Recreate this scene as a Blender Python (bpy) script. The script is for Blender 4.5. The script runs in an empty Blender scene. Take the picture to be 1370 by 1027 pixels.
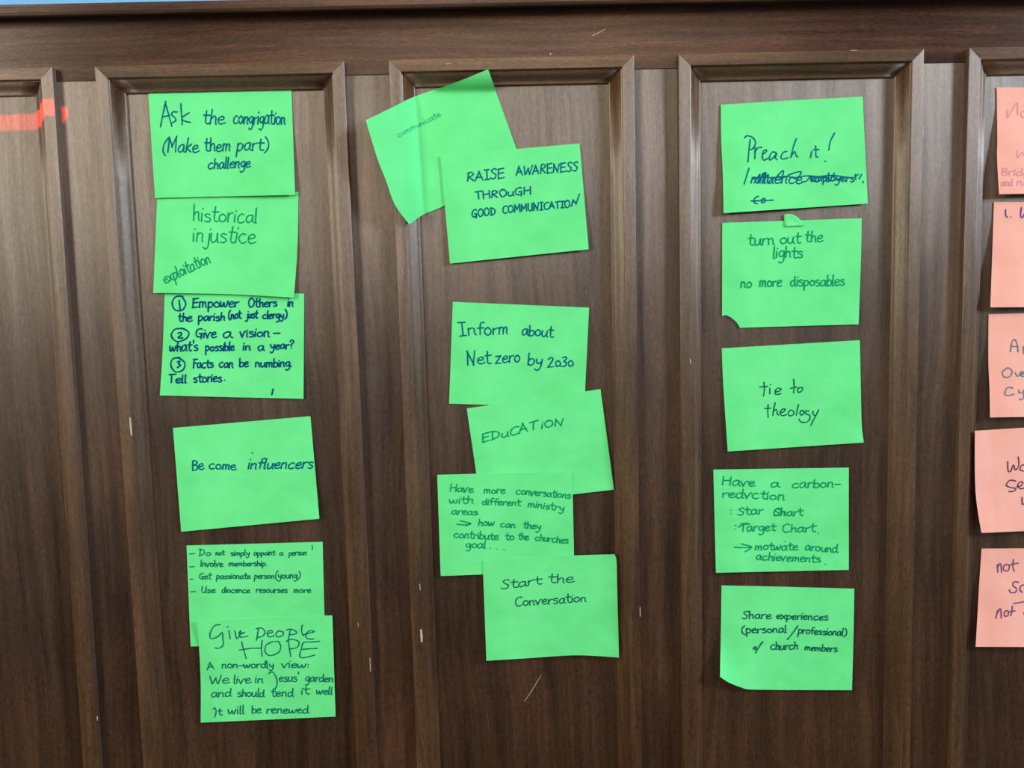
import bpy, math, random
from mathutils import Vector, Matrix, noise

random.seed(7)
S = bpy.context.scene
COL = S.collection
ZO = 1.9045                      # height of the top edge of the raised frames above the floor

def lin(r, g, b):
    def f(c):
        c /= 255.0
        return c / 12.92 if c <= .04045 else ((c + .055) / 1.055) ** 2.4
    return (f(r), f(g), f(b), 1.0)

# ------------------------------------------------------------------ camera
F_PX = 990.0
PITCH, YAW, ROLL = -0.0819412, -0.0104270, 0.0247316
CAM = Vector((0.5333353, -1.0323534, -0.3545420 + ZO))
R3 = (Matrix.Rotation(YAW, 3, 'Z') @ Matrix.Rotation(PITCH, 3, 'X') @ Matrix.Rotation(ROLL, 3, 'Y'))
cam_d = bpy.data.cameras.new('camera')
cam = bpy.data.objects.new('camera', cam_d)
COL.objects.link(cam)
cam_d.sensor_fit = 'HORIZONTAL'
cam_d.sensor_width = 36.0
cam_d.lens = 36.0 * F_PX / 1370.0
cam_d.clip_start = .02
cam.matrix_world = Matrix.Translation(CAM) @ (R3 @ Matrix.Rotation(math.pi / 2, 3, 'X')).to_4x4()
S.camera = cam

# ------------------------------------------------------------------ world, lights, exposure
S.view_settings.view_transform = 'Standard'
S.view_settings.look = 'None'
S.view_settings.gamma = 1.0
S.view_settings.exposure = 0.0
S.view_settings.use_curve_mapping = False

w = bpy.data.worlds.new('room_air')
S.world = w
w.use_nodes = True
bg = w.node_tree.nodes['Background']
bg.inputs[0].default_value = (1.0, .97, .93, 1)
bg.inputs[1].default_value = 0.12

def area(name, loc, target, sx, sz, power, color):
    l = bpy.data.lights.new(name, 'AREA')
    l.shape = 'RECTANGLE'; l.size = sx; l.size_y = sz
    l.energy = power; l.color = color
    o = bpy.data.objects.new(name, l); COL.objects.link(o)
    o.location = loc
    o.rotation_euler = (Vector(target) - Vector(loc)).to_track_quat('-Z', 'Y').to_euler()
    return o

MID = Vector((.55, 0, 1.5))
area('right_window_light', MID + Vector((4.9, -2.2, 1.75)), MID, .7, 1.7, 300, (.66, .80, 1.0))
area('left_window_light', MID + Vector((-3.3, -2.6, 1.15)), MID, .9, 1.7, 98, (1.0, .98, .88))
area('rear_window_light', MID + Vector((.1, -3.8, 2.0)), MID + Vector((0, 0, .2)), 2.6, 1.5, 30, (1.0, .84, .66))
area('ceiling_light', MID + Vector((.1, -2.6, 3.4)), MID + Vector((0, 0, -.1)), 3.2, 1.2, 50, (1.0, .91, .80))

# ------------------------------------------------------------------ materials
def new_mat(name):
    m = bpy.data.materials.new(name); m.use_nodes = True
    nt = m.node_tree
    return m, nt, nt.nodes['Principled BSDF']

def N(nt, t, **kw):
    n = nt.nodes.new(t)
    for k, v in kw.items(): setattr(n, k, v)
    return n

def wood(name, axis, dark, mid, light, rough=.40, gloss=1.0):
    m, nt, b = new_mat(name)
    L = nt.links.new
    tc = N(nt, 'ShaderNodeTexCoord'); oi = N(nt, 'ShaderNodeObjectInfo')
    off = N(nt, 'ShaderNodeVectorMath', operation='SCALE')
    cmb = N(nt, 'ShaderNodeCombineXYZ')
    for i in range(3): L(oi.outputs['Random'], cmb.inputs[i])
    L(cmb.outputs[0], off.inputs[0]); off.inputs['Scale'].default_value = 7.3
    add = N(nt, 'ShaderNodeVectorMath', operation='ADD')
    L(tc.outputs['Object'], add.inputs[0]); L(off.outputs[0], add.inputs[1])
    # gentle waviness of the grain
    wav = N(nt, 'ShaderNodeTexNoise'); wav.inputs['Scale'].default_value = 2.2; wav.inputs['Detail'].default_value = 2
    L(add.outputs[0], wav.inputs['Vector'])
    wsc = N(nt, 'ShaderNodeVectorMath', operation='MULTIPLY_ADD')
    L(wav.outputs['Color'], wsc.inputs[0]); wsc.inputs[1].default_value = (.05, .05, .05)
    L(add.outputs[0], wsc.inputs[2])
    def stretched(across, along, detail=4, rough_=.55, src=wsc):
        mp = N(nt, 'ShaderNodeMapping')
        mp.inputs['Scale'].default_value = ((across, across, along) if axis == 'Z' else (along, across, across))
        L(src.outputs[0], mp.inputs['Vector'])
        t = N(nt, 'ShaderNodeTexNoise'); t.inputs['Scale'].default_value = 1; t.inputs['Detail'].default_value = detail
        t.inputs['Roughness'].default_value = rough_
        L(mp.outputs[0], t.inputs['Vector'])
        return t
    ribbon = stretched(42, 1.6, 3)
    stripe = stretched(150, 5, 3)
    fibre = stretched(560, 130, 4, .7)
    pore = stretched(450, 150, 1, .5)
    blotch = N(nt, 'ShaderNodeTexNoise'); blotch.inputs['Scale'].default_value = 5; blotch.inputs['Detail'].default_value = 3
    L(add.outputs[0], blotch.inputs['Vector'])
    def mad(a, k, c):
        n = N(nt, 'ShaderNodeMath', operation='MULTIPLY_ADD'); L(a, n.inputs[0]); n.inputs[1].default_value = k
        if isinstance(c, (int, float)): n.inputs[2].default_value = c
        else: L(c, n.inputs[2])
        return n.outputs[0]
    v = mad(ribbon.outputs['Fac'], .80, -.78)
    v = mad(stripe.outputs['Fac'], .55, v)
    v = mad(fibre.outputs['Fac'], .80, v)
    v = mad(blotch.outputs['Fac'], .42, v)
    ramp = N(nt, 'ShaderNodeValToRGB')
    e = ramp.color_ramp.elements
    e[0].position = .22; e[0].color = dark
    e[1].position = .86; e[1].color = light
    x = e.new(.52); x.color = mid
    L(v, ramp.inputs[0])
    pr = N(nt, 'ShaderNodeMapRange'); L(pore.outputs['Fac'], pr.inputs[0])
    pr.inputs[1].default_value = .30; pr.inputs[2].default_value = .42
    pr.inputs[3].default_value = .62; pr.inputs[4].default_value = 1.0
    mul = N(nt, 'ShaderNodeVectorMath', operation='SCALE')
    L(ramp.outputs[0], mul.inputs[0]); L(pr.outputs[0], mul.inputs['Scale'])
    L(mul.outputs[0], b.inputs['Base Color'])
    rr = mad(blotch.outputs['Fac'], .14, rough - .07)
    L(rr, b.inputs['Roughness'])
    sl = N(nt, 'ShaderNodeMapRange'); L(v, sl.inputs[0])
    sl.inputs[1].default_value = .25; sl.inputs[2].default_value = .75; sl.inputs[3].default_value = .65 * gloss; sl.inputs[4].default_value = 1.1 * gloss
    L(sl.outputs[0], b.inputs['Specular IOR Level'])
    b.inputs['Specular Tint'].default_value = (1.0, .86, .72, 1)
    b.inputs['IOR'].default_value = 1.8
    # satin varnish over the fibres: the sheen spreads across the grain
    b.inputs['Anisotropic'].default_value = .8
    tg = N(nt, 'ShaderNodeCombineXYZ')
    tg.inputs[0].default_value = 1.0 if axis == 'Z' else 0.0; tg.inputs[2].default_value = 0.0 if axis == 'Z' else 1.0
    L(tg.outputs[0], b.inputs['Tangent'])
    bp = N(nt, 'ShaderNodeBump'); bp.inputs['Strength'].default_value = .22; bp.inputs['Distance'].default_value = .0004
    hsum = mad(pore.outputs['Fac'], .8, fibre.outputs['Fac'])
    L(hsum, bp.inputs['Height']); L(bp.outputs[0], b.inputs['Normal'])
    return m

D_, M_, L_ = lin(38, 22, 15), lin(62, 38, 26), lin(98, 62, 40)
M_PANEL = wood('mahogany_panel', 'Z', lin(34, 19, 11), lin(60, 38, 23), lin(92, 60, 36), .49)
M_STILE = wood('mahogany_stile', 'Z', lin(36, 20, 12), lin(64, 40, 25), lin(98, 64, 38), .49)
M_RAIL = wood('mahogany_rail', 'X', lin(36, 19, 12), lin(66, 37, 24), lin(106, 63, 39), .44, .68)
M_MV = wood('moulding_wood_upright', 'Z', lin(50, 33, 20), lin(80, 54, 33), lin(112, 80, 50), .50)
M_MH = wood('moulding_wood_level', 'X', lin(50, 33, 20), lin(84, 56, 34), lin(120, 84, 52), .50)

def plain(name, col, rough=.7, spec=.3, bump=None):
    m, nt, b = new_mat(name)
    b.inputs['Base Color'].default_value = col
    b.inputs['Roughness'].default_value = rough
    b.inputs['Specular IOR Level'].default_value = spec
    if bump:
        t = N(nt, 'ShaderNodeTexNoise'); t.inputs['Scale'].default_value = bump[0]; t.inputs['Detail'].default_value = 5
        tc = N(nt, 'ShaderNodeTexCoord'); nt.links.new(tc.outputs['Object'], t.inputs['Vector'])
        bp = N(nt, 'ShaderNodeBump'); bp.inputs['Strength'].default_value = bump[1]; bp.inputs['Distance'].default_value = bump[2]
        nt.links.new(t.outputs['Fac'], bp.inputs['Height']); nt.links.new(bp.outputs[0], b.inputs['Normal'])
    return m

def paper(name, c1, c2):
    m, nt, b = new_mat(name)
    L = nt.links.new
    tc = N(nt, 'ShaderNodeTexCoord')
    t = N(nt, 'ShaderNodeTexNoise'); t.inputs['Scale'].default_value = 14; t.inputs['Detail'].default_value = 4
    L(tc.outputs['Object'], t.inputs['Vector'])
    mx = N(nt, 'ShaderNodeMix', data_type='RGBA')
    mr = N(nt, 'ShaderNodeMapRange'); mr.inputs[1].default_value = .35; mr.inputs[2].default_value = .65
    L(t.outputs['Fac'], mr.inputs[0]); L(mr.outputs[0], mx.inputs['Factor'])
    mx.inputs[6].default_value = c1; mx.inputs[7].default_value = c2
    L(mx.outputs[2], b.inputs['Base Color'])
    b.inputs['Roughness'].default_value = .75; b.inputs['Specular IOR Level'].default_value = .15
    f = N(nt, 'ShaderNodeTexNoise'); f.inputs['Scale'].default_value = 26; f.inputs['Detail'].default_value = 6
    L(tc.outputs['Object'], f.inputs['Vector'])
    bp = N(nt, 'ShaderNodeBump'); bp.inputs['Strength'].default_value = .35; bp.inputs['Distance'].default_value = .003
    L(f.outputs['Fac'], bp.inputs['Height']); L(bp.outputs[0], b.inputs['Normal'])
    return m

GREEN = paper('green_paper', lin(105, 234, 139), lin(115, 245, 151))
SALMON = paper('salmon_paper', lin(247, 174, 154), lin(253, 186, 167))
INKS = {k: plain('ink_' + k, c, .8, .05) for k, c in {
    'teal_blue': lin(0, 106, 124), 'navy_teal': lin(0, 78, 116), 'green': lin(0, 158, 100), 'dark_green': lin(0, 98, 82),
    'bottle': lin(0, 118, 96), 'faint_green': lin(40, 185, 125), 'faint_mauve': lin(216, 152, 154), 'grey_blue': lin(100, 128, 140),
    'violet': lin(120, 70, 120), 'blue': lin(90, 70, 160), 'plum': lin(100, 62, 90)}.items()}
WALLM = plain('pale_blue_plaster', lin(120, 184, 232), .85, .2, (90, .3, .002))
CHIP = plain('chipped_varnish', lin(196, 178, 160), .8, .1)
FLOORM = plain('brown_carpet', lin(70, 58, 50), .95, .05, (400, .5, .004))

# ------------------------------------------------------------------ helpers
def mesh_obj(name, verts, faces, mat, parent=None, smooth=False):
    me = bpy.data.meshes.new(name)
    me.from_pydata([tuple(v) for v in verts], [], faces)
    me.materials.append(mat); me.update()
    if smooth:
        for p in me.polygons: p.use_smooth = True
    o = bpy.data.objects.new(name, me); COL.objects.link(o)
    if parent: o.parent = parent
    return o

def box(name, x0, x1, y0, y1, z0, z1, mat, parent=None, bevel=0):
    c = [(x, y, z) for x in (x0, x1) for y in (y0, y1) for z in (z0, z1)]
    f = [(0, 1, 3, 2), (4, 6, 7, 5), (0, 4, 5, 1), (2, 3, 7, 6), (0, 2, 6, 4), (1, 5, 7, 3)]
    o = mesh_obj(name, c, f, mat, parent)
    if bevel:
        b = o.modifiers.new('bevel', 'BEVEL'); b.width = bevel; b.segments = 2
    return o

def structure(o, label=None, cat=None):
    o['kind'] = 'structure'
    if label: o['label'] = label
    if cat: o['category'] = cat
    return o

def ray_point(px, py, y):
    """point on the vertical plane at depth y that the pixel of the 1370x1027 photograph shows"""
    d = R3 @ Vector(((px - 685) / F_PX, 1.0, -(py - 513.5) / F_PX))
    return CAM + d * ((y - CAM.y) / d.y)

PANEL_Y = .007                   # panels lie 7 mm behind the face of the stiles

# ------------------------------------------------------------------ panelled wall
P = .39
# outer edges of each raised frame: (x at its top, lean in x per metre of height) left and right
FR = [(-.3895, .004, -.0578, .0046), (-.0014, -.0011, .3301, -.0044), (.3897, -.0033, .7185, -.0005),
      (.7787, .0001, 1.1103, -.0006), (1.1718, .0017, 1.5015, 0.0), (1.5615, 0, 1.8915, 0), (-.7800, 0, -.4495, 0),
      (1.9515, 0, 2.2815, 0), (2.3415, 0, 2.6715, 0), (2.7315, 0, 3.0615, 0),
      (-1.170, 0, -.8400, 0), (-1.560, 0, -1.230, 0), (-1.950, 0, -1.620, 0), (-2.340, 0, -2.010, 0)]
FR.sort()
FH = 1.62                        # frame height
ZT = ZO; ZB = ZO - FH
X0, X1 = -2.5, 3.5

root = bpy.data.objects.new('wall_back', None); COL.objects.link(root)
root.location = (0, 0, 0)
structure(root, 'dark mahogany panelled wall with raised mitred frames', 'wall')

JOINT = ZO - .0158
box('top_rail', X0, X1, 0, .03, JOINT, ZO + .085, M_RAIL, root, .0006)
box('bottom_rail', X0, X1, 0, .03, .10, ZB + .016, M_RAIL, root, .0006)
edges = [X0] + [v for f in FR for v in (f[0], f[2])] + [X1]
INS = .0325
for i in range(0, len(edges), 2):
    a, b_ = edges[i], edges[i + 1]
    box('stile', a - (.020 if i else 0), b_ + (.020 if i + 2 < len(edges) else 0), 0, .03, ZB + .0162, JOINT - .0003, M_STILE, root, .0005)
for f in FR:
    box('panel', f[0] + .021, f[2] - .021, PANEL_Y, PANEL_Y + .02, ZB + .017, JOINT - .001, M_PANEL, root)
    # (the top rail and stiles overlap behind the moulding, the panel sits in their groove)

PROF = [(0, 0.0005), (0, .0086), (.0007, .0092), (.0150, .0094), (.0158, .0088), (.0163, .0062), (.0175, .0056),
        (.0195, .0050), (.0215, .0036), (.0235, .0012), (.0255, -.0014), (.0275, -.0031), (.0295, -.0038),
        (.0312, -.0037), (.0320, -.0044), (.0324, -.0069)]

def moulding(ax, az, bx, bz, inx, inz, tax, taz, tbx, tbz, mat):
    """a mitred length from corner a to corner b; (inx,inz) inward, t* the direction each mitre takes per unit of inset"""
    nseg = 12
    V, Fc = [], []
    for j in range(nseg + 1):
        t = j / nseg
        for (s, h) in PROF:
            pa = (ax + tax * s, az + taz * s); pb = (bx + tbx * s, bz + tbz * s)
            x = pa[0] + (pb[0] - pa[0]) * t; z = pa[1] + (pb[1] - pa[1]) * t
            V.append((x, -h, z))
    n = len(PROF)
    for j in range(nseg):
        for k in range(n - 1):
            q = (j * n + k, (j + 1) * n + k, (j + 1) * n + k + 1, j * n + k + 1)
            Fc.append(q)
    Fc.append(tuple(range(n)))
    Fc.append(tuple(nseg * n + k for k in range(n))[::-1])
    Fc.append((0, n - 1, nseg * n + n - 1, nseg * n))   # flat back
    o = mesh_obj('moulding', V, Fc, mat, root)
    me = o.data
    # smooth only the curved inner slope
    for p in me.polygons:
        ks = [v % n for v in p.vertices]
        if len(ks) == 4 and min(ks) >= 6 and max(ks) <= 13: p.use_smooth = True
    import bmesh
    bm = bmesh.new(); bm.from_mesh(me); bmesh.ops.recalc_face_normals(bm, faces=bm.faces); bm.to_mesh(me); bm.free()
    return o

for (xl, kl, xr, kr) in FR:
    z0, z1 = ZO, ZB
    lt, lb = xl, xl - kl * FH
    rt, rb = xr, xr - kr * FH
    moulding(lt, z0, rt, z0, 0, -1, 1, -1, -1, -1, M_MH)
    moulding(lt, z0, lb, z1, 1, 0, 1, -1, 1, 1, M_MV)
    moulding(rt, z0, rb, z1, -1, 0, -1, -1, -1, 1, M_MV)
    moulding(lb, z1, rb, z1, 0, 1, 1, 1, -1, 1, M_MH)

# small chips and scratches in the varnish
def ribbon_mesh(strokes, width_fn, y_fn, V, Fc, depth=.0):
    """strokes: lists of (px, py) in photograph pixels already smoothed"""
    for st in strokes:
        if len(st) == 1: st = [st[0], (st[0][0] + .3, st[0][1] + .2)]
        n = len(st)
        L_, R_ = [], []
        ln = 0
        for i, (x, y) in enumerate(st):
            x0_, y0_ = st[max(i - 1, 0)]; x1_, y1_ = st[min(i + 1, n - 1)]
            dx, dy = x1_ - x0_, y1_ - y0_; d = math.hypot(dx, dy) or 1
            w_ = width_fn(i, n) / 2
            nx, ny = -dy / d * w_, dx / d * w_
            L_.append((x + nx, y + ny)); R_.append((x - nx, y - ny))
        # round ends
        def endcap(p, q, w_):
            dx, dy = p[0] - q[0], p[1] - q[1]; d = math.hypot(dx, dy) or 1
            return (p[0] + dx / d * w_, p[1] + dy / d * w_)
        ws, we = width_fn(0, n) / 2, width_fn(n - 1, n) / 2
        a = endcap(st[0], st[1], ws); b = endcap(st[-1], st[-2], we)
        base = len(V)
        for l, r in zip(L_, R_):
            V.append(ray_point(*l, y_fn(*l))); V.append(ray_point(*r, y_fn(*r)))
        V.append(ray_point(*a, y_fn(*a))); V.append(ray_point(*b, y_fn(*b)))
        for i in range(n - 1):
            Fc.append((base + 2 * i, base + 2 * i + 1, base + 2 * i + 3, base + 2 * i + 2))
        Fc.append((base + 2 * n, base + 1, base)); Fc.append((base + 2 * n + 1, base + 2 * n - 2, base + 2 * n - 1))

def scratch(pts, wd, y):
    V, Fc = [], []
    ribbon_mesh([pts], lambda i, n: wd * (.5 + .5 * math.sin(math.pi * (i + .5) / n)), lambda x, z: y, V, Fc)
    mesh_obj('scratch', V, Fc, CHIP, root)
FY = -.0096
for pts, wd, y in [
        ([(563.2, 842), (564, 850), (564.2, 858)], 3.2, FY), ([(792.5, 48), (801, 43.5), (810, 39)], .9, -.0002),
        ([(174, 559), (174.8, 570), (176, 582)], 2.6, FY), ([(194, 848), (193.5, 851)], 1.8, -.008),
        ([(130, 958), (130.3, 963)], 1.3, FY), ([(199, 941), (199.3, 948)], 1.5, -.009),
        ([(1138, 67.6), (1147, 67.4)], 1.6, -.0088), ([(597, 85), (603, 84.6)], 1.2, -.0094),
        ([(701.5, 938), (710, 926), (724, 903)], .7, PANEL_Y - .0002), ([(561.5, 781), (562.4, 789)], 1.2, FY),
        ([(1234.7, 168), (1235, 176), (1234.6, 183)], 1.3, FY), ([(926, 806), (926.4, 816), (926, 830)], 1.6, -.008),
        ([(856.3, 812), (856.6, 824)], 1.2, FY), ([(494.8, 880), (495.6, 898)], 1.0, FY),
        ([(479, 833), (479.5, 838)], 1.2, -.006), ([(736, 71.5), (737, 72.5)], 2.2, -.0002), ([(923.5, 480), (924, 486)], 1.2, -.0095)]:
    scratch(pts, wd, y)

# cornice of the panelling
def extrude_x(name, prof, x0, x1, mat, parent=None):
    n = len(prof)
    V = [(x, y, z) for x in (x0, x1) for (y, z) in prof]
    Fc = [(k, (k + 1) % n, n + (k + 1) % n, n + k) for k in range(n)] + [tuple(range(n))[::-1], tuple(range(n, 2 * n))]
    return mesh_obj(name, V, Fc, mat, parent)
Z = ZO
cap = extrude_x('trim_1', [(-.0004, Z + .066), (-.006, Z + .0655), (-.018, Z + .0615), (-.020, Z + .0625), (-.0215, Z + .0655), (-.0215, Z + .0705),
                           (-.020, Z + .0735), (-.016, Z + .0745), (.045, Z + .0745), (.045, Z + .066)], X0, X1, M_RAIL)
structure(cap, 'dark wooden capping rail along the top of the panelling', 'trim')
up = box('wall_upper', X0, X1, .032, .10, Z + .0747, Z + 1.1, WALLM)
structure(up, 'pale blue painted wall above the panelling', 'wall')
bb = extrude_x('baseboard_back', [(-.001, 0), (-.022, 0), (-.022, .085), (-.018, .097), (-.008, .1), (-.001, .0995)], X0, X1, M_RAIL)
structure(bb, 'dark wooden skirting board at the foot of the panelling', 'baseboard')
fl = box('floor', X0, X1, -3.2, .03, -.05, 0, FLOORM); structure(fl, 'brown carpeted floor', 'floor')

# ------------------------------------------------------------------ a sliver of red stained-glass light on the left panel
def red_patch():
    hit = ray_point(40, 163.5, PANEL_Y)
    d = Vector((-.42, -1.0, .80)).normalized()
    l = bpy.data.lights.new('red_glass_light', 'SPOT')
    o = bpy.data.objects.new('red_glass_light', l); COL.objects.link(o)
    dist = 3.6
    o.location = hit + d * dist
    l.spot_size = math.radians(10); l.spot_blend = 0; l.shadow_soft_size = .0015
    l.color = (1.0, .03, .025)
    l.energy = 3600
    fwd = -d
    # light-space axes: -Z forward, X kept level along the wall so the slit is level on it
    zc = d
    xc = Vector((1, 0, 0)) - zc * zc.x; xc.normalize()
    yc = zc.cross(xc)
    M = Matrix((xc, yc, zc)).transposed()
    o.matrix_world = Matrix.Translation(o.location) @ M.to_4x4()
    # outline of the coloured pane as seen from the lamp, from points measured on the wall
    def uv(px, py, y):
        q = ray_point(px, py, y) - o.location
        c = M.transposed() @ q
        return c.x / -c.z, c.y / -c.z
    return o, l, uv
spot, spot_l, uv = red_patch()
p_top = uv(20, 153.0, PANEL_Y); p_bot = uv(20, 174.5, PANEL_Y); p_topr = uv(44, 152, PANEL_Y)
p_end = uv(93.0, 156, 0.0)
spot_l.use_nodes = True
nt = spot_l.node_tree
em = next(n for n in nt.nodes if n.type == 'EMISSION')
tc = N(nt, 'ShaderNodeTexCoord')
sp = N(nt, 'ShaderNodeSeparateXYZ'); nt.links.new(tc.outputs['Normal'], sp.inputs[0])
def M2(op, a, b=None):
    n = N(nt, 'ShaderNodeMath', operation=op)
    for i, v in enumerate((a, b)):
        if v is None: continue
        if isinstance(v, (int, float)): n.inputs[i].default_value = v
        else: nt.links.new(v, n.inputs[i])
    return n.outputs[0]
az = M2('ABSOLUTE', sp.outputs[2])
U = M2('DIVIDE', sp.outputs[0], az); Vv = M2('DIVIDE', sp.outputs[1], az)
sl = (p_topr[1] - p_top[1]) / (p_topr[0] - p_top[0])
# v measured from the slanted top line, in slit heights
h = p_top[1] - p_bot[1]
vt = M2('SUBTRACT', Vv, M2('MULTIPLY', M2('SUBTRACT', U, p_top[0]), sl))
vn = M2('DIVIDE', M2('SUBTRACT', p_top[1], vt), h)          # 0 top .. 1 bottom
m1 = M2('MULTIPLY', M2('GREATER_THAN', vn, 0.0), M2('LESS_THAN', vn, 1.0))
endu = M2('SUBTRACT', p_end[0], M2('MULTIPLY', M2('MULTIPLY', vn, M2('MULTIPLY', vn, vn)), abs(h) * .55))
m2 = M2('LESS_THAN', U, endu)
nt.links.new(M2('MULTIPLY', m1, m2), em.inputs['Strength'])

# ------------------------------------------------------------------ sticky notes
def cat_rom(pts, step=2.2):
    """pts in zoomed pixels; smooth curve through them"""
    if len(pts) < 3:
        return pts
    out = []
    P_ = [pts[0]] + pts + [pts[-1]]
    for i in range(1, len(P_) - 2):
        p0, p1, p2, p3 = P_[i - 1:i + 3]
        n = 4
        for k in range(n):
            t = k / n
            a = [.5 * (2 * p1[j] + (p2[j] - p0[j]) * t + (2 * p0[j] - 5 * p1[j] + 4 * p2[j] - p3[j]) * t * t
                       + (3 * p1[j] - p0[j] - 3 * p2[j] + p3[j]) * t ** 3) for j in (0, 1)]
            out.append(tuple(a))
    out.append(pts[-1])
    return out

def parse(s):
    return [[tuple(float(c) for c in p.split(',')) for p in st.split()] for st in s.split(';')]

FONT = {  # single-stroke letters, x-height 10
'a': (9, "7,9 4,10 1,7 1,2 3,0 6,3 7,9;7,9 7,2 9,0"), 'b': (8, "1,18 1,0;1,6 4,10 7,7 6,1 3,0 1,2"), 'c': (9, "7,9 4,10 1,6 2,1 5,0 8,2"),
'd': (9, "7,8 4,10 1,7 1,2 3,0 6,2 7,6;7,18 7,3 9,0"), 'e': (8, "1,5 6,6 6,9 4,10 1,7 1,2 4,0 8,2"), 'f': (7, "7,17 5,18 3,15 3,0;0,10 7,10"),
'g': (8.5, "7,9 4,10 1,7 2,2 5,2 7,8;7,9 7,-4 4,-8 1,-6"), 'h': (8, "1,18 1,0;1,6 4,10 6,8 6,2 7,0"), 'i': (3, "1,10 1,0;1.2,14 1.6,15"),
'j': (5, "4,10 4,-4 2,-8 -1,-6;4.2,14 4.6,15"), 'k': (8, "1,18 1,0;6,10 1,5 1,5 7,0"), 'l': (3.6, "1,18 1,1 2.5,0"),
'm': (11.5, "1,10 1,0;1,7 3,10 5,8 5,0;5,7 7.5,10 9,8 9,2 10,0"), 'n': (8.5, "1,10 1,0;1,7 4,10 6,8 6,2 7.5,0"), 'o': (8.5, "4,10 1,7 1,3 4,0 7,3 7,7 4,10"),
'p': (8.5, "1,10 1,-8;1,7 4,10 7,7 6,2 3,0 1,2"), 'r': (6.5, "1,10 1,0;1,6 3,9 6,10"), 's': (7.5, "6,9 3,10 1,8 3,6 6,4 6,1 3,0 1,1"),
't': (7, "3,17 3,3 5,0 7,1;0,11 7,11"), 'u': (9, "1,10 1,3 3,0 6,3 7,10;7,10 7,2 8.5,0"), 'v': (8, "0,10 3,0 3,0 6,10 8,10"),
'w': (11, "0,10 1,1 3,1 5,8 6,1 8,1 10,10"), 'x': (8, "0,10 7,0;7,10 0,0"), 'y': (8.5, "1,10 2,4 4,3 7,6;7,10 6,-3 3,-8 0,-6"),
'z': (8, "0,10 6,10 6,10 0,0 0,0 7,0"),
'A': (11, "0,0 4,18 4,18 9,0;2,7 8,7"), 'B': (9, "1,18 1,0;0,17 4,18 7,15 5,11 2,10 7,8 7,2 1,0"), 'C': (10, "9,16 6,18 2,14 1,6 4,0 9,2"),
'D': (11, "2,17 2,0;0,18 6,16 9,10 7,3 1,0"), 'E': (9, "8,18 1,17 1,17 1,0 1,0 8,1;1,9 7,10"), 'F': (9, "2,18 2,0;0,18 8,18;2,10 7,10"),
'G': (11, "9,16 6,18 2,14 1,6 4,1 8,3 9,8;5,8 9,8 9,8 8,-3"), 'H': (11, "1,18 1,0;9,18 9,0;1,9 9,10"), 'I': (7, "3,18 3,0;0,18 6,18;0,0 6,0"),
'|': (4, "1.5,18 1.5,0"), 'M': (12, "1,0 1,17 1,17 5,7 5,7 9,18 9,18 10,0"), 'N': (11, "1,0 1,17 1,17 7,1 7,1 9,18"), 'O': (11, "5,18 1,12 2,3 5,0 9,5 9,13 5,18"),
'P': (9, "2,17 2,0;0,17 5,18 8,14 6,9 2,8"), 'R': (10, "2,17 1,0;1,16 5,18 8,14 5,10 2,9 2,9 8,0"), 'S': (9, "8,16 5,18 2,15 4,10 7,7 6,1 3,0 0,2"),
'T': (9, "4,17 4,0;0,17 9,18"), 'U': (10, "1,18 1,5 4,0 7,4 8,18;8,10 8,2 9,0"), 'W': (13, "0,17 2,1 3,1 6,12 6,12 8,1 9,1 12,18"),
'1': (5, "2,18 2,0"), '2': (9, "1,14 4,18 7,14 1,0 1,0 8,1"), '3': (8, "1,17 5,18 6,14 3,10 6,8 6,2 3,0 0,1"), '0': (8, "4,12 1,8 2,2 4,0 7,4 6,10 4,12"),
'(': (6, "5,20 1,12 1,2 5,-4"), ')': (6, "1,20 5,12 5,3 1,-4"), '?': (8, "1,15 4,19 7,15 3,8 3,5;3,1 3.3,0"), '.': (3.5, "1,1 1.4,.4"),
',': (4, "2,1 1,-3"), ':': (4, "1,8 1.4,7.5;1,2 1.4,1.5"), '-': (8, "0,6 7,6"), "'": (3, "1,19 1.5,14"), '/': (9, "8,20 0,-6"),
'>': (15, "0,4 13,4;7,9 14,4 8,-1"), ' ': (7, ""), '!': (5, "4,22 2,8;1,1 1.3,.4"), 'q': (8, "7,9 4,10 1,7 2,2 5,2 7,8;7,9 7,-8"),
}
FONTP = {k: (a, parse(s) if s else []) for k, (a, s) in FONT.items()}

def word(text, x0, y0, x1, y1, xh, slant=.08, rnd=None):
    """strokes of a hand-written word whose baseline runs from (x0,y0) to (x1,y1), x-height xh; all in zoomed pixels"""
    rnd = rnd or random
    adv = []; x = 0
    for ch in text:
        adv.append(x); x += FONTP[ch][0]
    tot = max(x - 1.2, 1)
    L = math.hypot(x1 - x0, y1 - y0); ux, uy = (x1 - x0) / L, (y1 - y0) / L
    sx = L / tot; sy = xh / 10
    out = []
    for ch, a in zip(text, adv):
        k = 1 + rnd.uniform(-.09, .09); dy = rnd.uniform(-.6, .6); sl = slant + rnd.uniform(-.05, .05)
        for st in FONTP[ch][1]:
            pts = []
            for (gx, gy) in st:
                gx += rnd.uniform(-.25, .25); gy += rnd.uniform(-.25, .25)
                X = (a + gx) * sx + sl * gy * sy; Y = (gy * k + dy) * sy
                pts.append((x0 + ux * X + uy * Y, y0 + uy * X - ux * Y))
            out.append(pts)
    return out

def polyline_at(poly, t):
    ds = [0]
    for a, b in zip(poly, poly[1:]): ds.append(ds[-1] + math.hypot(b[0] - a[0], b[1] - a[1]))
    s = t * ds[-1]
    for i in range(len(poly) - 1):
        if s <= ds[i + 1] or i == len(poly) - 2:
            k = (s - ds[i]) / ((ds[i + 1] - ds[i]) or 1)
            return (poly[i][0] + (poly[i + 1][0] - poly[i][0]) * k, poly[i][1] + (poly[i + 1][1] - poly[i][1]) * k)

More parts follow.
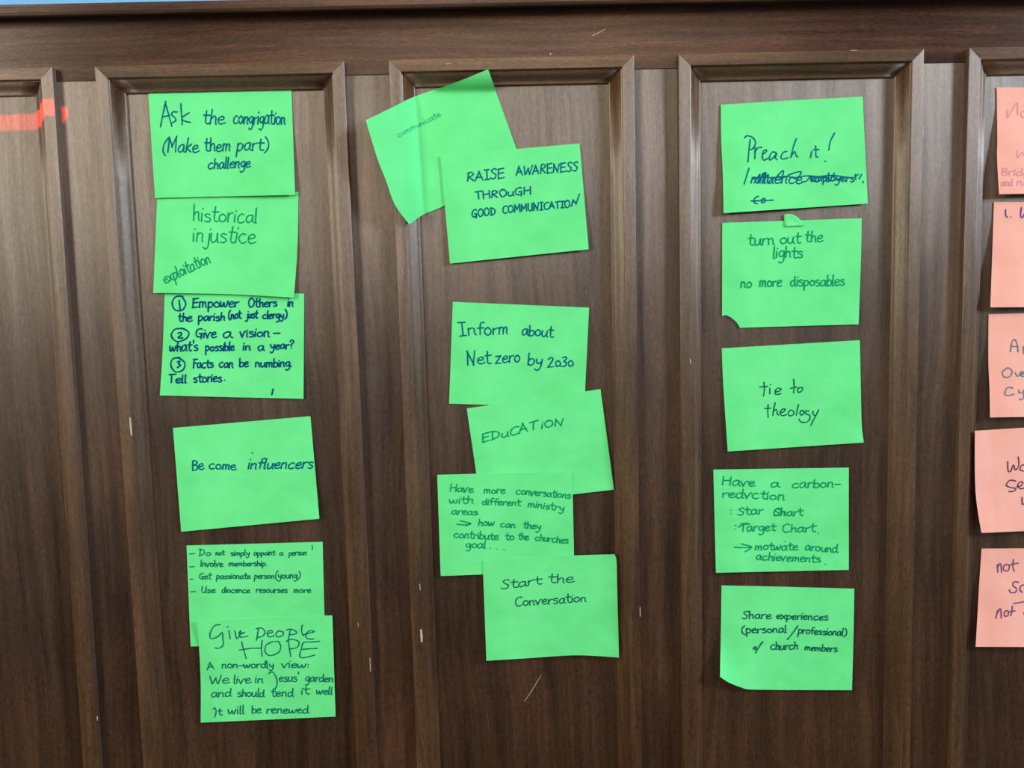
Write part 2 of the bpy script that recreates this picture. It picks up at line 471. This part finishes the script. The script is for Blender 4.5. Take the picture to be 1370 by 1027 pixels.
def note(label, org, sc, T, Rr, B, Lf, hfun, mat, ink, width, words, strokes=(), group=None, seed=0, nu=34, nv=26, cat='sticky note', name='sticky_note', pxh=False):
    """T,Rr,B,Lf: edge polylines in zoomed pixels (T left-right, Rr top-bottom, B left-right, Lf top-bottom)"""
    g = lambda p: (org[0] + p[0] * sc, org[1] + p[1] * sc)
    T, Rr, B, Lf = [[g(p) for p in e] for e in (T, Rr, B, Lf)]
    T, B, Lf, Rr = [cat_rom(e) if len(e) > 2 else e for e in (T, B, Lf, Rr)]
    c00, c10, c01, c11 = T[0], T[-1], B[0], B[-1]
    rnd = random.Random(seed)
    def height(u, v, px, py):
        q = Vector((px * .016, py * .016, seed * 3.7))
        wr = noise.noise(q) * .0013 + noise.noise(q * 2.3 + Vector((5, 1, 2))) * .0005
        return (hfun(u, v) if not pxh else hfun(u, v, px, py)) + wr * (.25 + .75 * v) + .0003
    V = []
    for j in range(nv + 1):
        v = j / nv
        l = polyline_at(Lf, v); r = polyline_at(Rr, v)
        for i in range(nu + 1):
            u = i / nu
            t = polyline_at(T, u); b = polyline_at(B, u)
            p = [(1 - v) * t[k] + v * b[k] + (1 - u) * l[k] + u * r[k]
                 - ((1 - u) * (1 - v) * c00[k] + u * (1 - v) * c10[k] + (1 - u) * v * c01[k] + u * v * c11[k]) for k in (0, 1)]
            V.append(ray_point(p[0], p[1], PANEL_Y - height(u, v, p[0], p[1])))
    Fc = [(j * (nu + 1) + i, (j + 1) * (nu + 1) + i, (j + 1) * (nu + 1) + i + 1, j * (nu + 1) + i + 1) for j in range(nv) for i in range(nu)]
    nV = len(V)
    V += [p + Vector((0, .00022, 0)) for p in V]                      # back of the sheet
    nfront = len(Fc)
    Fc += [tuple(nV + k for k in f[::-1]) for f in Fc]
    W_ = nu + 1
    loop = [i for i in range(nu)] + [j * W_ + nu for j in range(nv)] + [nv * W_ + i for i in range(nu, 0, -1)] + [j * W_ for j in range(nv, 0, -1)]
    rb = len(V)
    V += [V[k].copy() for k in loop] + [V[k + nV].copy() for k in loop]   # own vertices: a crisp cut edge
    m_ = len(loop)
    Fc += [(rb + k, rb + (k + 1) % m_, rb + m_ + (k + 1) % m_, rb + m_ + k) for k in range(m_)]
    base = V[nu // 2].copy()
    o = mesh_obj(name, [p - base for p in V], Fc, mat, None, True)
    o.location = base
    o['label'] = label; o['category'] = cat
    if group: o['group'] = group
    # writing: follow the sheet; invert the (nearly affine) patch by its corners
    def uv_of(px, py):
        u = v = .5
        for _ in range(6):
            x = (1 - u) * (1 - v) * c00[0] + u * (1 - v) * c10[0] + (1 - u) * v * c01[0] + u * v * c11[0]
            y = (1 - u) * (1 - v) * c00[1] + u * (1 - v) * c10[1] + (1 - u) * v * c01[1] + u * v * c11[1]
            xu = (1 - v) * (c10[0] - c00[0]) + v * (c11[0] - c01[0]); yu = (1 - v) * (c10[1] - c00[1]) + v * (c11[1] - c01[1])
            xv = (1 - u) * (c01[0] - c00[0]) + u * (c11[0] - c10[0]); yv = (1 - u) * (c01[1] - c00[1]) + u * (c11[1] - c10[1])
            D = xu * yv - xv * yu
            du = ((px - x) * yv - (py - y) * xv) / D; dv = ((py - y) * xu - (px - x) * yu) / D
            u += du; v += dv
        return u, v
    def ysurf(px, py):
        u, v = uv_of(px, py)
        return PANEL_Y - height(u, v, px, py) - .0003
    sts = []
    for wd in words: sts += word(*wd, rnd=rnd)
    groups = [('handwriting', sts)]
    for s in strokes:
        if isinstance(s, tuple): groups.append((s[0], parse(s[1])))
        else: sts += parse(s)
    for pname, sts in groups:
        if not sts: continue
        sts = [cat_rom(s) for s in sts]
        WV, WF = [], []
        ribbon_mesh([[g(p) for p in s] for s in sts], lambda i, n: width * 1.18 * (1.0 + .12 * math.sin(i * .9)), ysurf, WV, WF)
        mesh_obj(pname, [p - base for p in WV], WF, INKS[ink], o)
    return o

Z2 = 210 / 1370
def flat(base, lift=.0, lu=0.0, p=2.0):
    """sheet stuck along its top: base height, lift at the bottom, lu extra lift of the bottom right (+) or bottom left (-) corner"""
    def h(u, v):
        s = u if lu > 0 else 1 - u
        return base + lift * max(0.0, (v - .16) / .84) ** 1.3 + abs(lu) * (v ** 2) * (s ** 2.2)
    return h
def quad(tl, tr, br, bl): return [tl, tr], [tr, br], [bl, br], [tl, bl]

G1 = 'green notes on the left panel'; G2 = 'green notes on the middle panel'; G3 = 'green notes on the right panel'; G4 = 'salmon notes at the right edge'

note('green sticky note reading Ask the congrigation (Make them part) challenge', (194, 113), Z2,
     *quad((27, 52), (1278, 38), (1310, 962), (88, 990)), flat(.0008, .0030, .001), GREEN, 'teal_blue', 1.55,
     [('the', 500, 345, 690, 345, 72), ('congrigation', 765, 345, 1222, 345, 68), ('(Make', 148, 592, 460, 590, 68, .15), ('them', 515, 580, 742, 580, 62),
      ('part)', 795, 578, 1070, 572, 62, .12), ('challenge', 545, 738, 915, 722, 52, .2)],
     ["180,145 160,240 135,368;178,165 205,260 235,365;148,285 215,268;282,240 245,238 232,262 262,290 268,315 232,338;312,165 318,260 325,352;385,245 322,290 345,318 398,330"],
     G1, 1)
note('green sticky note reading historical injustice with slanted exploitation', (200, 253), Z2,
     [(71, 12), (1300, 24)], [(1300, 24), (1292, 500), (1260, 945)], [(33, 905), (650, 914), (1260, 945)], [(71, 12), (66, 100), (33, 905)],
     flat(.0004, .0032, .0015), GREEN, 'green', 1.5,
     [('historical', 375, 278, 935, 292, 74), ('injustice', 372, 452, 915, 478, 80), ('exploitation', 135, 825, 535, 640, 56)], (), G1, 2)
note('green sticky note with a numbered list, Empower Others in the parish, ending Tell stories', (208, 385), Z2,
     [(82, 25), (1298, 50)], [(1298, 50), (1292, 968)], [(38, 938), (1292, 968)], [(82, 25), (76, 180), (62, 560), (38, 938)],
     flat(.0004, .0022), GREEN, 'navy_teal', 1.7,
     [('Empower', 320, 172, 722, 165, 47), ('Others', 808, 168, 1058, 160, 42), ('in', 1150, 162, 1200, 162, 42),
      ('the', 195, 290, 315, 290, 40), ('parish', 370, 285, 602, 285, 40), ('(not', 635, 270, 745, 265, 38), ('just', 790, 262, 888, 265, 36),
      ('clergy)', 932, 268, 1145, 262, 36), ('Give', 345, 435, 528, 435, 46), ('a', 585, 432, 662, 432, 46), ('vision', 735, 430, 992, 425, 44), ('-', 1030, 412, 1085, 412, 30),
      ("what's", 122, 555, 368, 548, 48), ('possible', 435, 550, 685, 545, 42), ('in', 760, 542, 828, 542, 40), ('a', 890, 545, 945, 545, 40),
      ('year?', 1000, 535, 1205, 528, 38), ('Facts', 322, 700, 502, 695, 44), ('can', 552, 695, 675, 695, 44), ('be', 730, 688, 808, 688, 42),
      ('numbing.', 868, 690, 1190, 685, 40), ('Tell', 112, 828, 268, 828, 42), ('stories', 330, 825, 575, 818, 44), ('.', 598, 806, 606, 806, 30)],
     [("circled_number", "240,75 180,75 145,130 170,190 230,195 265,140 235,80;205,105 215,188"), ("circled_number", "250,355 170,360 138,420 190,468 270,440 290,385 225,350;195,395 225,390 225,410 195,435 240,436"),
      ("circled_number", "215,608 150,620 135,680 175,732 240,715 255,650 190,605;190,645 215,640 200,662 220,675 190,695"), "1027,880 1015,930"], G1, 3)
note('tilted green sticky note reading Become influencers', (226, 555), Z2,
     *quad((35, 113), (1235, 10), (1313, 905), (107, 1018)), flat(.0006, .0028, .003), GREEN, 'teal_blue', 1.6,
     [('Be', 200, 482, 300, 478, 50), ('come', 345, 470, 580, 478, 46), ('influencers', 685, 470, 1250, 465, 52, .25)],
     ["727,330 730,334"], G1, 4)
note('green sticky note with dashed lines beginning Do not simply appoint a person', (240, 720), Z2,
     *quad((62, 62), (1250, 30), (1272, 925), (98, 942)), flat(.0004, .0008), GREEN, 'bottle', 1.15,
     [('Do', 165, 150, 270, 150, 30), ('not', 315, 148, 390, 146, 26), ('simply', 445, 150, 610, 148, 26), ('appoint', 648, 148, 832, 146, 26), ('a', 872, 148, 902, 148, 24),
      ('person', 955, 148, 1108, 145, 26), ('|nvolve', 182, 245, 378, 245, 30), ('membership.', 428, 242, 765, 240, 27),
      ('Get', 170, 355, 275, 355, 30), ('passionate', 320, 352, 618, 350, 28), ('person', 652, 350, 825, 350, 28), ('(young)', 835, 348, 1050, 348, 32),
      ('Use', 188, 472, 310, 474, 30), ('diocence', 368, 474, 612, 474, 27), ('resourses', 668, 472, 940, 474, 28), ('more', 995, 474, 1145, 472, 28)],
     [("dash", "88,135 135,132"), ("dash", "88,248 130,246"), ("dash", "92,356 118,354"), ("dash", "95,466 142,464"), "1158,62 1162,80 1158,98"], G1, 5)
note('green sticky note reading Give people HOPE above three lines about a garden', (255, 818), Z2,
     [(54, 84), (600, 55), (1237, 32)], [(1237, 32), (1252, 500), (1265, 915)], [(88, 968), (1265, 915)], [(54, 84), (68, 215), (88, 600), (88, 968)],
     lambda u, v: .0018 + .0016 * v * v + .0045 * max(0, 1 - u / .07) ** 1.5 * max(0, 1 - v / .3), GREEN, 'bottle', 1.3,
     [('A', 145, 508, 208, 500, 30), ('non-wordly', 270, 492, 725, 488, 34, .0), ('view:', 792, 490, 1035, 488, 36), ('We', 168, 628, 330, 622, 42), ('live', 372, 625, 520, 622, 40),
      ('in', 560, 620, 630, 620, 40), ("esus'", 770, 610, 940, 608, 40), ('garden', 998, 608, 1242, 612, 38), ('and', 178, 745, 350, 740, 38), ('should', 408, 742, 640, 742, 38),
      ('tend', 700, 738, 892, 738, 40), ('it', 962, 722, 1030, 720, 38), ('well', 1095, 715, 1235, 722, 36), ('t', 238, 905, 270, 902, 34), ('will', 325, 895, 468, 890, 40),
      ('be', 530, 885, 612, 885, 38), ('renewed', 660, 885, 1025, 885, 36)],
     ["260,112 205,125 170,190 180,235 240,215 275,180 282,240 285,290 250,318 212,315;318,132 328,130;335,165 345,238;385,165 405,238 440,165 420,190 475,182 430,200 440,222 500,212",
      "570,150 620,142 650,180 625,215 580,225;592,150 575,250;668,190 715,180 705,165 672,175 678,215 720,215 725,205;770,165 745,190 755,218 800,210 808,180 770,165",
      "835,160 880,152 928,180 900,198 862,200;870,160 855,240 862,320 875,395;975,115 968,170 985,210;985,200 1040,185 1080,175 1040,165 1005,200 1020,235 1075,238",
      "445,262 462,330 485,408;425,335 520,320 612,318;625,248 618,320 625,390;720,260 660,290 650,350 690,382 760,360 788,310 765,260 735,262",
      "832,260 880,240 945,262 930,310 868,325;1128,258 1040,265 985,270 965,330 952,385 980,402 1085,378;975,328 1050,322 1105,320",
      "680,540 715,525 745,570 755,630 735,680;195,850 215,840 222,880 210,920"], G1, 6)

CZ = 220 / 1027
def comm_h(u, v, px, py):
    # the sheet lies on the panel and bends out over the frame moulding to the left of a fold
    d = max(0.0, 556 + (py - 129) * .07 - px)
    a = .022 * (1 - math.exp(-d / 20)) + .00030 * d
    b = .0225 * (1 - math.exp(-max(0.0, 121 - py) / 16))           # and over the top moulding at its corner
    return .0006 + .0016 * v * v * u + (a ** 4 + b ** 4 + 1e-16) ** .25
note('crookedly hung green sticky note bent over the frame, with faint small writing', (480, 85), CZ,
     [(43, 353), (200, 278), (350, 205), (580, 127), (808, 35)], [(808, 35), (898, 290), (1030, 657)], [(316, 1005), (405, 942), (530, 890), (1030, 657)],
     [(43, 353), (115, 590), (170, 730), (225, 880), (316, 1005)], comm_h, GREEN, 'faint_green', .8,
     [('communicate', 245, 462, 512, 328, 20)], (), G2, 7, 96, 40, pxh=True)
note('green sticky note reading RAISE AWARENESS THROUGH GOOD COMMUNICATION in capitals', (585, 190), Z2,
     *quad((28, 118), (1242, 12), (1322, 935), (111, 1060)), flat(.0026, .0016, .0015), GREEN, 'teal_blue', 1.5,
     [('RAISE', 260, 345, 585, 310, 44, .1), ('AWARENESS', 690, 290, 1225, 250, 42, .1), ('THROuGH', 335, 498, 820, 455, 36, .05), ('GOOD', 300, 658, 510, 635, 36, .08),
      ('COMMUNICATIO', 568, 622, 1160, 568, 34, .08)], ["1172,560 1186,506 1186,506 1212,536 1212,536 1242,450"], G2, 8)
note('green sticky note reading Inform about Net zero by 2030', (595, 398), Z2,
     *quad((70, 37), (1260, 87), (1218, 965), (38, 925)), flat(.0004, .0006), GREEN, 'teal_blue', 1.55,
     [('In', 130, 335, 275, 320, 66, .02), ('form', 285, 330, 552, 318, 64, .08), ('about', 670, 325, 940, 345, 54, .02), ('Net', 195, 590, 398, 575, 66, .04), ('zero', 445, 572, 655, 560, 60),
      ('by', 718, 590, 848, 592, 54), ('2030', 895, 605, 1118, 600, 46)], (), G2, 9)
note('green sticky note with EDUCATION in slanting green capitals', (618, 515), Z2,
     *quad((42, 203), (1210, 35), (1327, 912), (166, 1045)), flat(.0018, .0010, .0022), GREEN, 'green', 1.5,
     [('EDuCAT', 175, 500, 655, 385, 40, .25), ('iON', 690, 378, 885, 352, 34, .2)], (), G2, 10)
note('green sticky note reading Have more conversations with different ministry areas', (575, 625), Z2,
     *quad((65, 65), (1243, 33), (1262, 905), (95, 948)), flat(.0040, .0006), GREEN, 'green', 1.35,
     [('Have', 172, 208, 375, 220, 36), ('more', 470, 225, 655, 228, 34), ('conversations', 750, 232, 1225, 272, 36), ('with', 170, 315, 375, 312, 34), ('different', 455, 325, 790, 335, 32),
      ('ministry', 852, 345, 1170, 378, 34), ('areas', 190, 408, 415, 415, 32), ('how', 422, 510, 560, 510, 34), ('can', 612, 520, 745, 525, 32), ('they', 812, 530, 965, 540, 34),
      ('contribute', 205, 612, 595, 632, 36), ('to', 655, 632, 735, 632, 34), ('the', 770, 628, 860, 632, 34), ('churches', 915, 635, 1205, 665, 34), ('goal', 312, 700, 485, 702, 36), ('. . .', 520, 706, 655, 718, 24)],
     [("arrow", "235,495 300,500 355,490;265,465 320,478 360,490 310,512")], G2, 11)
note('green sticky note reading Start the Conversation, lowest on the middle panel', (635, 735), Z2,
     [(70, 97), (600, 62), (1060, 45), (1222, 42)], [(1222, 42), (1238, 90), (1243, 300), (1252, 620), (1260, 942)], [(103, 970), (500, 945), (850, 922), (1060, 928), (1260, 942)], [(70, 97), (103, 970)],
     lambda u, v: .0050 + .0022 * v * v * (1.2 - math.sin(math.pi * u)) + .004 * max(0, (u - .86) / .14) ** 2 * (1 - .6 * v), GREEN, 'dark_green', 1.25,
     [('Start', 228, 345, 578, 300, 42, .15), ('the', 645, 288, 858, 286, 42), ('Conversation', 350, 495, 970, 452, 42, .1)], (), G2, 12)

note('green sticky note reading Preach it! above a scribbled-out line', (956, 125), Z2,
     [(55, 98), (650, 62), (1292, 28)], [(1292, 28), (1338, 960)], [(79, 1044), (1338, 960)], [(55, 98), (58, 400), (72, 700), (79, 1044)],
     lambda u, v: .0008 + .0035 * v * v + .003 * (1 - u) ** 3 * v, GREEN, 'teal_blue', 1.5,
     [('nfluence', 312, 782, 755, 784, 54, .2), ('employers', 835, 766, 1215, 768, 40, .1)],
     ["262,388 285,368 335,385 358,430 335,480 300,492;312,400 300,500 292,598;355,470 352,570;352,510 380,472 412,470;418,530 445,515 455,495 428,500 418,550 430,582 465,565",
      "540,520 505,510 478,560 490,580 525,545 545,522 530,560 548,578;632,505 600,515 580,555 600,572 640,560;715,392 690,460 665,560;670,545 700,505 712,540 728,555",
      "848,505 838,560;880,455 885,490 885,545 905,556;862,492 912,488;1050,342 1010,420 998,495;962,590 968,594",
      "302,650 280,720 258,792", ("scribble", "345,780 400,700 375,785 440,690 415,790 470,700 460,780 500,740;330,748 420,728 520,735 620,722 700,735 800,718 900,725 1000,715 1100,722 1200,738;540,730 595,672 600,700 570,760;640,715 700,690 755,682 740,720 700,745;760,770 800,765 840,722 850,750 900,770 960,720 990,770 1050,690 1010,760 1085,745 1120,740"), "1228,705 1232,750;1232,720 1255,705;1262,745 1285,705;1295,765 1298,778",
      "385,895 350,915 348,950 375,962;440,915 410,925 412,950 440,945 440,918", ("strike_line", "318,938 400,935 515,930")], G3, 13)
note('green sticky note reading turn out the lights, no more disposables, with a torn corner', (956, 285), Z2,
     [(67, 85), (1285, 45)], [(1285, 45), (1278, 400), (1258, 970)], [(66, 896), (104, 890), (152, 916), (192, 952), (214, 985), (222, 1000), (228, 1000), (262, 999), (700, 986), (1258, 970)], [(67, 85), (66, 896)],
     flat(.0006, .0014), GREEN, 'green', 1.5,
     [('turn', 290, 280, 520, 275, 58, .05), ('out', 570, 268, 745, 262, 56), ('the', 790, 252, 940, 252, 54), ('lights', 508, 390, 765, 388, 54), ('no', 225, 652, 320, 650, 52, .12),
      ('more', 388, 642, 582, 640, 52), ('disposables', 660, 635, 1132, 632, 50, .05)], (), G3, 14)
note('green sticky note reading tie to theology', (956, 450), Z2,
     [(63, 103), (1268, 32)], [(1268, 32), (1278, 500), (1285, 780), (1303, 925)], [(115, 1003), (1303, 925)], [(63, 103), (75, 400), (115, 1003)],
     flat(.0006, .0030, .001), GREEN, 'dark_green', 1.35,
     [],
     ["432,398 435,460 428,518;392,440 465,435;482,450 483,500;488,418 491,421;530,485 560,478 582,460 555,450 530,475 535,505 580,498",
      "690,370 695,430 690,492;662,452 725,440;745,445 725,465 735,488 765,470 765,445 745,445",
      "468,592 465,650 468,705;438,628 490,625;530,578 515,640 510,690;512,655 540,635 548,670 562,688;575,665 605,655 618,635 590,635 572,665 590,690 630,680",
      "665,640 645,660 652,690 685,685 692,655 665,640;735,590 722,640 715,688;760,645 745,665 755,685 780,670 775,645 758,645",
      "825,650 795,650 800,675 828,685 832,720 800,748 755,745 738,720;862,650 858,675 880,690;910,638 885,690 860,735 840,778"], G3, 15)
note('green sticky note reading Have a carbon-reduction chart and motivate around achievements', (944, 618), Z2,
     *quad((68, 65), (1250, 48), (1250, 940), (90, 965)), flat(.0006, .0028, -.002), GREEN, 'green', 1.45,
     [('Have', 140, 198, 425, 212, 44), ('a', 565, 215, 640, 215, 42), ('carbon-', 752, 222, 1175, 222, 42), ('redvction', 142, 305, 685, 330, 42), (':', 215, 458, 230, 458, 50), ('Star', 278, 460, 498, 452, 38),
      ('Chart', 590, 468, 845, 465, 36), ('Sh', 592, 466, 690, 466, 34), (':', 252, 595, 268, 595, 50), ('Target', 300, 605, 605, 595, 40), ('Chart', 670, 615, 955, 605, 40), ('.', 978, 622, 988, 622, 40),
      ('motwate', 428, 765, 802, 768, 38), ('around', 868, 765, 1148, 790, 38), ('achievements', 438, 852, 998, 875, 38), ('.', 1040, 892, 1050, 892, 40)],
     [("arrow", "250,742 320,745 400,742;312,712 370,728 402,742 345,782"), "285,568 330,545 388,540;692,690 695,692"], G3, 16)
note('green sticky note reading Share experiences, its lower left corner curled', (948, 775), Z2,
     [(113, 52), (600, 62), (1272, 80)], [(1272, 80), (1265, 500), (1252, 965)], [(100, 848), (180, 900), (300, 945), (430, 961), (1252, 965)], [(113, 52), (108, 400), (100, 848)],
     lambda u, v: .0006 + .0030 * v * v + .016 * max(0, (v - .45) / .55) ** 2 * max(0, 1 - u / .42) ** 2, GREEN, 'dark_green', 1.3,
     [('Share', 290, 342, 545, 342, 36, .1), ('experiences', 590, 342, 1040, 355, 34, .1), ('(personal', 290, 468, 680, 462, 36, .0), ('professional)', 780, 470, 1200, 490, 34, .1),
      ('o', 392, 610, 415, 610, 28), ('church', 540, 612, 775, 608, 38, .1), ('members', 838, 615, 1120, 632, 32)],
     [("slash", "780,402 740,460 688,525"), "475,540 445,580 412,640"], G3, 17)

OZ = 80 / 514
note('topmost salmon sticky note at the right edge, faint mauve writing', (1290, 110), OZ,
     [(280, 45), (1460, 35)], [(1460, 35), (1490, 940)], [(300, 962), (1490, 940)], [(280, 45), (285, 480), (283, 650), (300, 962)],
     flat(.0010, .0075, -.003), SALMON, 'faint_mauve', 1.1,
     [('Bridging', 320, 800, 690, 800, 36), ('and', 315, 890, 415, 888, 36), ('not', 450, 885, 600, 885, 36)],
     ["370,235 372,305 400,260 455,175 460,280;530,250 495,250 490,290 520,305;455,585 462,650 500,600 530,650 535,590"], G4, 18)
note('second salmon sticky note from the top, blue 1 at its upper left', (1290, 260), OZ,
     [(257, 65), (1440, 60)], [(1440, 60), (1430, 965)], [(225, 970), (1430, 965)], [(257, 65), (240, 560), (225, 970)],
     flat(.0010, .0075, -.003), SALMON, 'blue', 1.5, [],
     ["355,130 358,180 372,196;398,194 400,197;492,110 485,180 500,200 530,150 540,200"], G4, 19)
note('salmon sticky note with grey-blue letters A, Ove, Cy, third from the top', (1290, 410), OZ,
     [(210, 65), (1400, 35)], [(1400, 35), (1410, 935)], [(222, 952), (1410, 935)], [(210, 65), (208, 450), (218, 700), (222, 952)],
     flat(.0010, .0070, -.003), SALMON, 'grey_blue', 1.4, [],
     ["398,390 410,310 435,282 455,320 465,388;400,340 465,345;508,340 512,405;508,350 540,345 540,380 510,375",
      "375,525 330,560 345,605 395,600 412,555 380,525 360,535;438,565 460,600 490,560;490,585 515,570 500,560 485,590 510,600",
      "420,700 375,695 350,740 370,765 428,752;470,715 478,745 510,730;515,715 512,780 490,800 475,790"], G4, 20)
note('salmon sticky note with plum letters Wo and Se, fourth from the top, overlapping the frame', (1290, 560), OZ,
     [(92, 103), (1270, 30)], [(1270, 30), (1330, 930)], [(148, 981), (1330, 930)], [(92, 103), (97, 620), (148, 981)],
     lambda u, v: .0050 + .006 * v * v + .0110 * max(0, 1 - u / .11) ** 1.2 * (1 - .35 * v), SALMON, 'plum', 1.4, [],
     ["375,365 378,445 400,450 425,395 440,440 470,400 465,328;530,395 495,400 480,435 510,450",
      "445,535 395,528 362,570 400,590 445,600 425,622 382,625;450,585 490,575 505,545 475,545 460,580 490,602 525,590;498,675 500,735 520,725"], G4, 21)
note('lowest salmon sticky note at the right edge, reading not', (1290, 720), OZ,
     [(150, 88), (1330, 82)], [(1330, 82), (1300, 935)], [(99, 931), (1300, 935)], [(150, 88), (130, 380), (115, 650), (99, 931)],
     flat(.0010, .0080, -.003), SALMON, 'violet', 1.4, [],
     ["285,225 290,292;285,250 310,215 320,250 322,295;365,222 340,240 345,275 380,275 388,235 362,220;425,180 418,240 430,280;395,225 465,212",
      "470,378 430,372 420,405 450,430 440,462 400,465 388,440;525,400 490,405 480,440 500,465;425,558 470,552 525,542",
      "290,618 280,655 270,688;280,650 310,602 318,640 318,685;360,622 345,640 350,668 378,660 378,625 358,620;415,580 410,630 402,665;388,632 440,622;512,640 520,655"], G4, 22)

# torn-off scrap stuck over the top edge of the torn note
def scrap():
    pts = [(607, 15), (628, 9), (650, 8), (676, 13), (700, 21), (720, 32), (736, 45), (748, 60), (756, 72), (770, 90), (786, 112), (740, 112), (690, 115), (640, 119), (612, 116), (608, 60)]
    def tor(p): return (956 + p[0] * Z2, 285 + p[1] * Z2)
    cx = (690, 70)
    V = []; Fc = []
    rings = 4
    for r in range(rings + 1):
        k = r / rings
        for p in pts:
            q = (cx[0] + (p[0] - cx[0]) * k, cx[1] + (p[1] - cx[1]) * k)
            g = tor(q)
            hgt = .0016 + .0005 * noise.noise(Vector((g[0] * .1, g[1] * .1, 4))) + .0006 * (q[1] / 119) * k
            V.append(ray_point(*g, PANEL_Y - hgt))
    n = len(pts)
    for r in range(rings):
        for i in range(n):
            Fc.append((r * n + i, (r + 1) * n + i, (r + 1) * n + (i + 1) % n, r * n + (i + 1) % n))
    base = V[0].copy()
    o = mesh_obj('paper_scrap', [p - base for p in V], Fc, GREEN, None, True)
    o.location = base
    s = o.modifiers.new('thickness', 'SOLIDIFY'); s.thickness = .0002; s.offset = 1
    o['label'] = 'torn green paper scrap over the top edge of the turn out the lights note'
    o['category'] = 'paper scrap'
scrap()
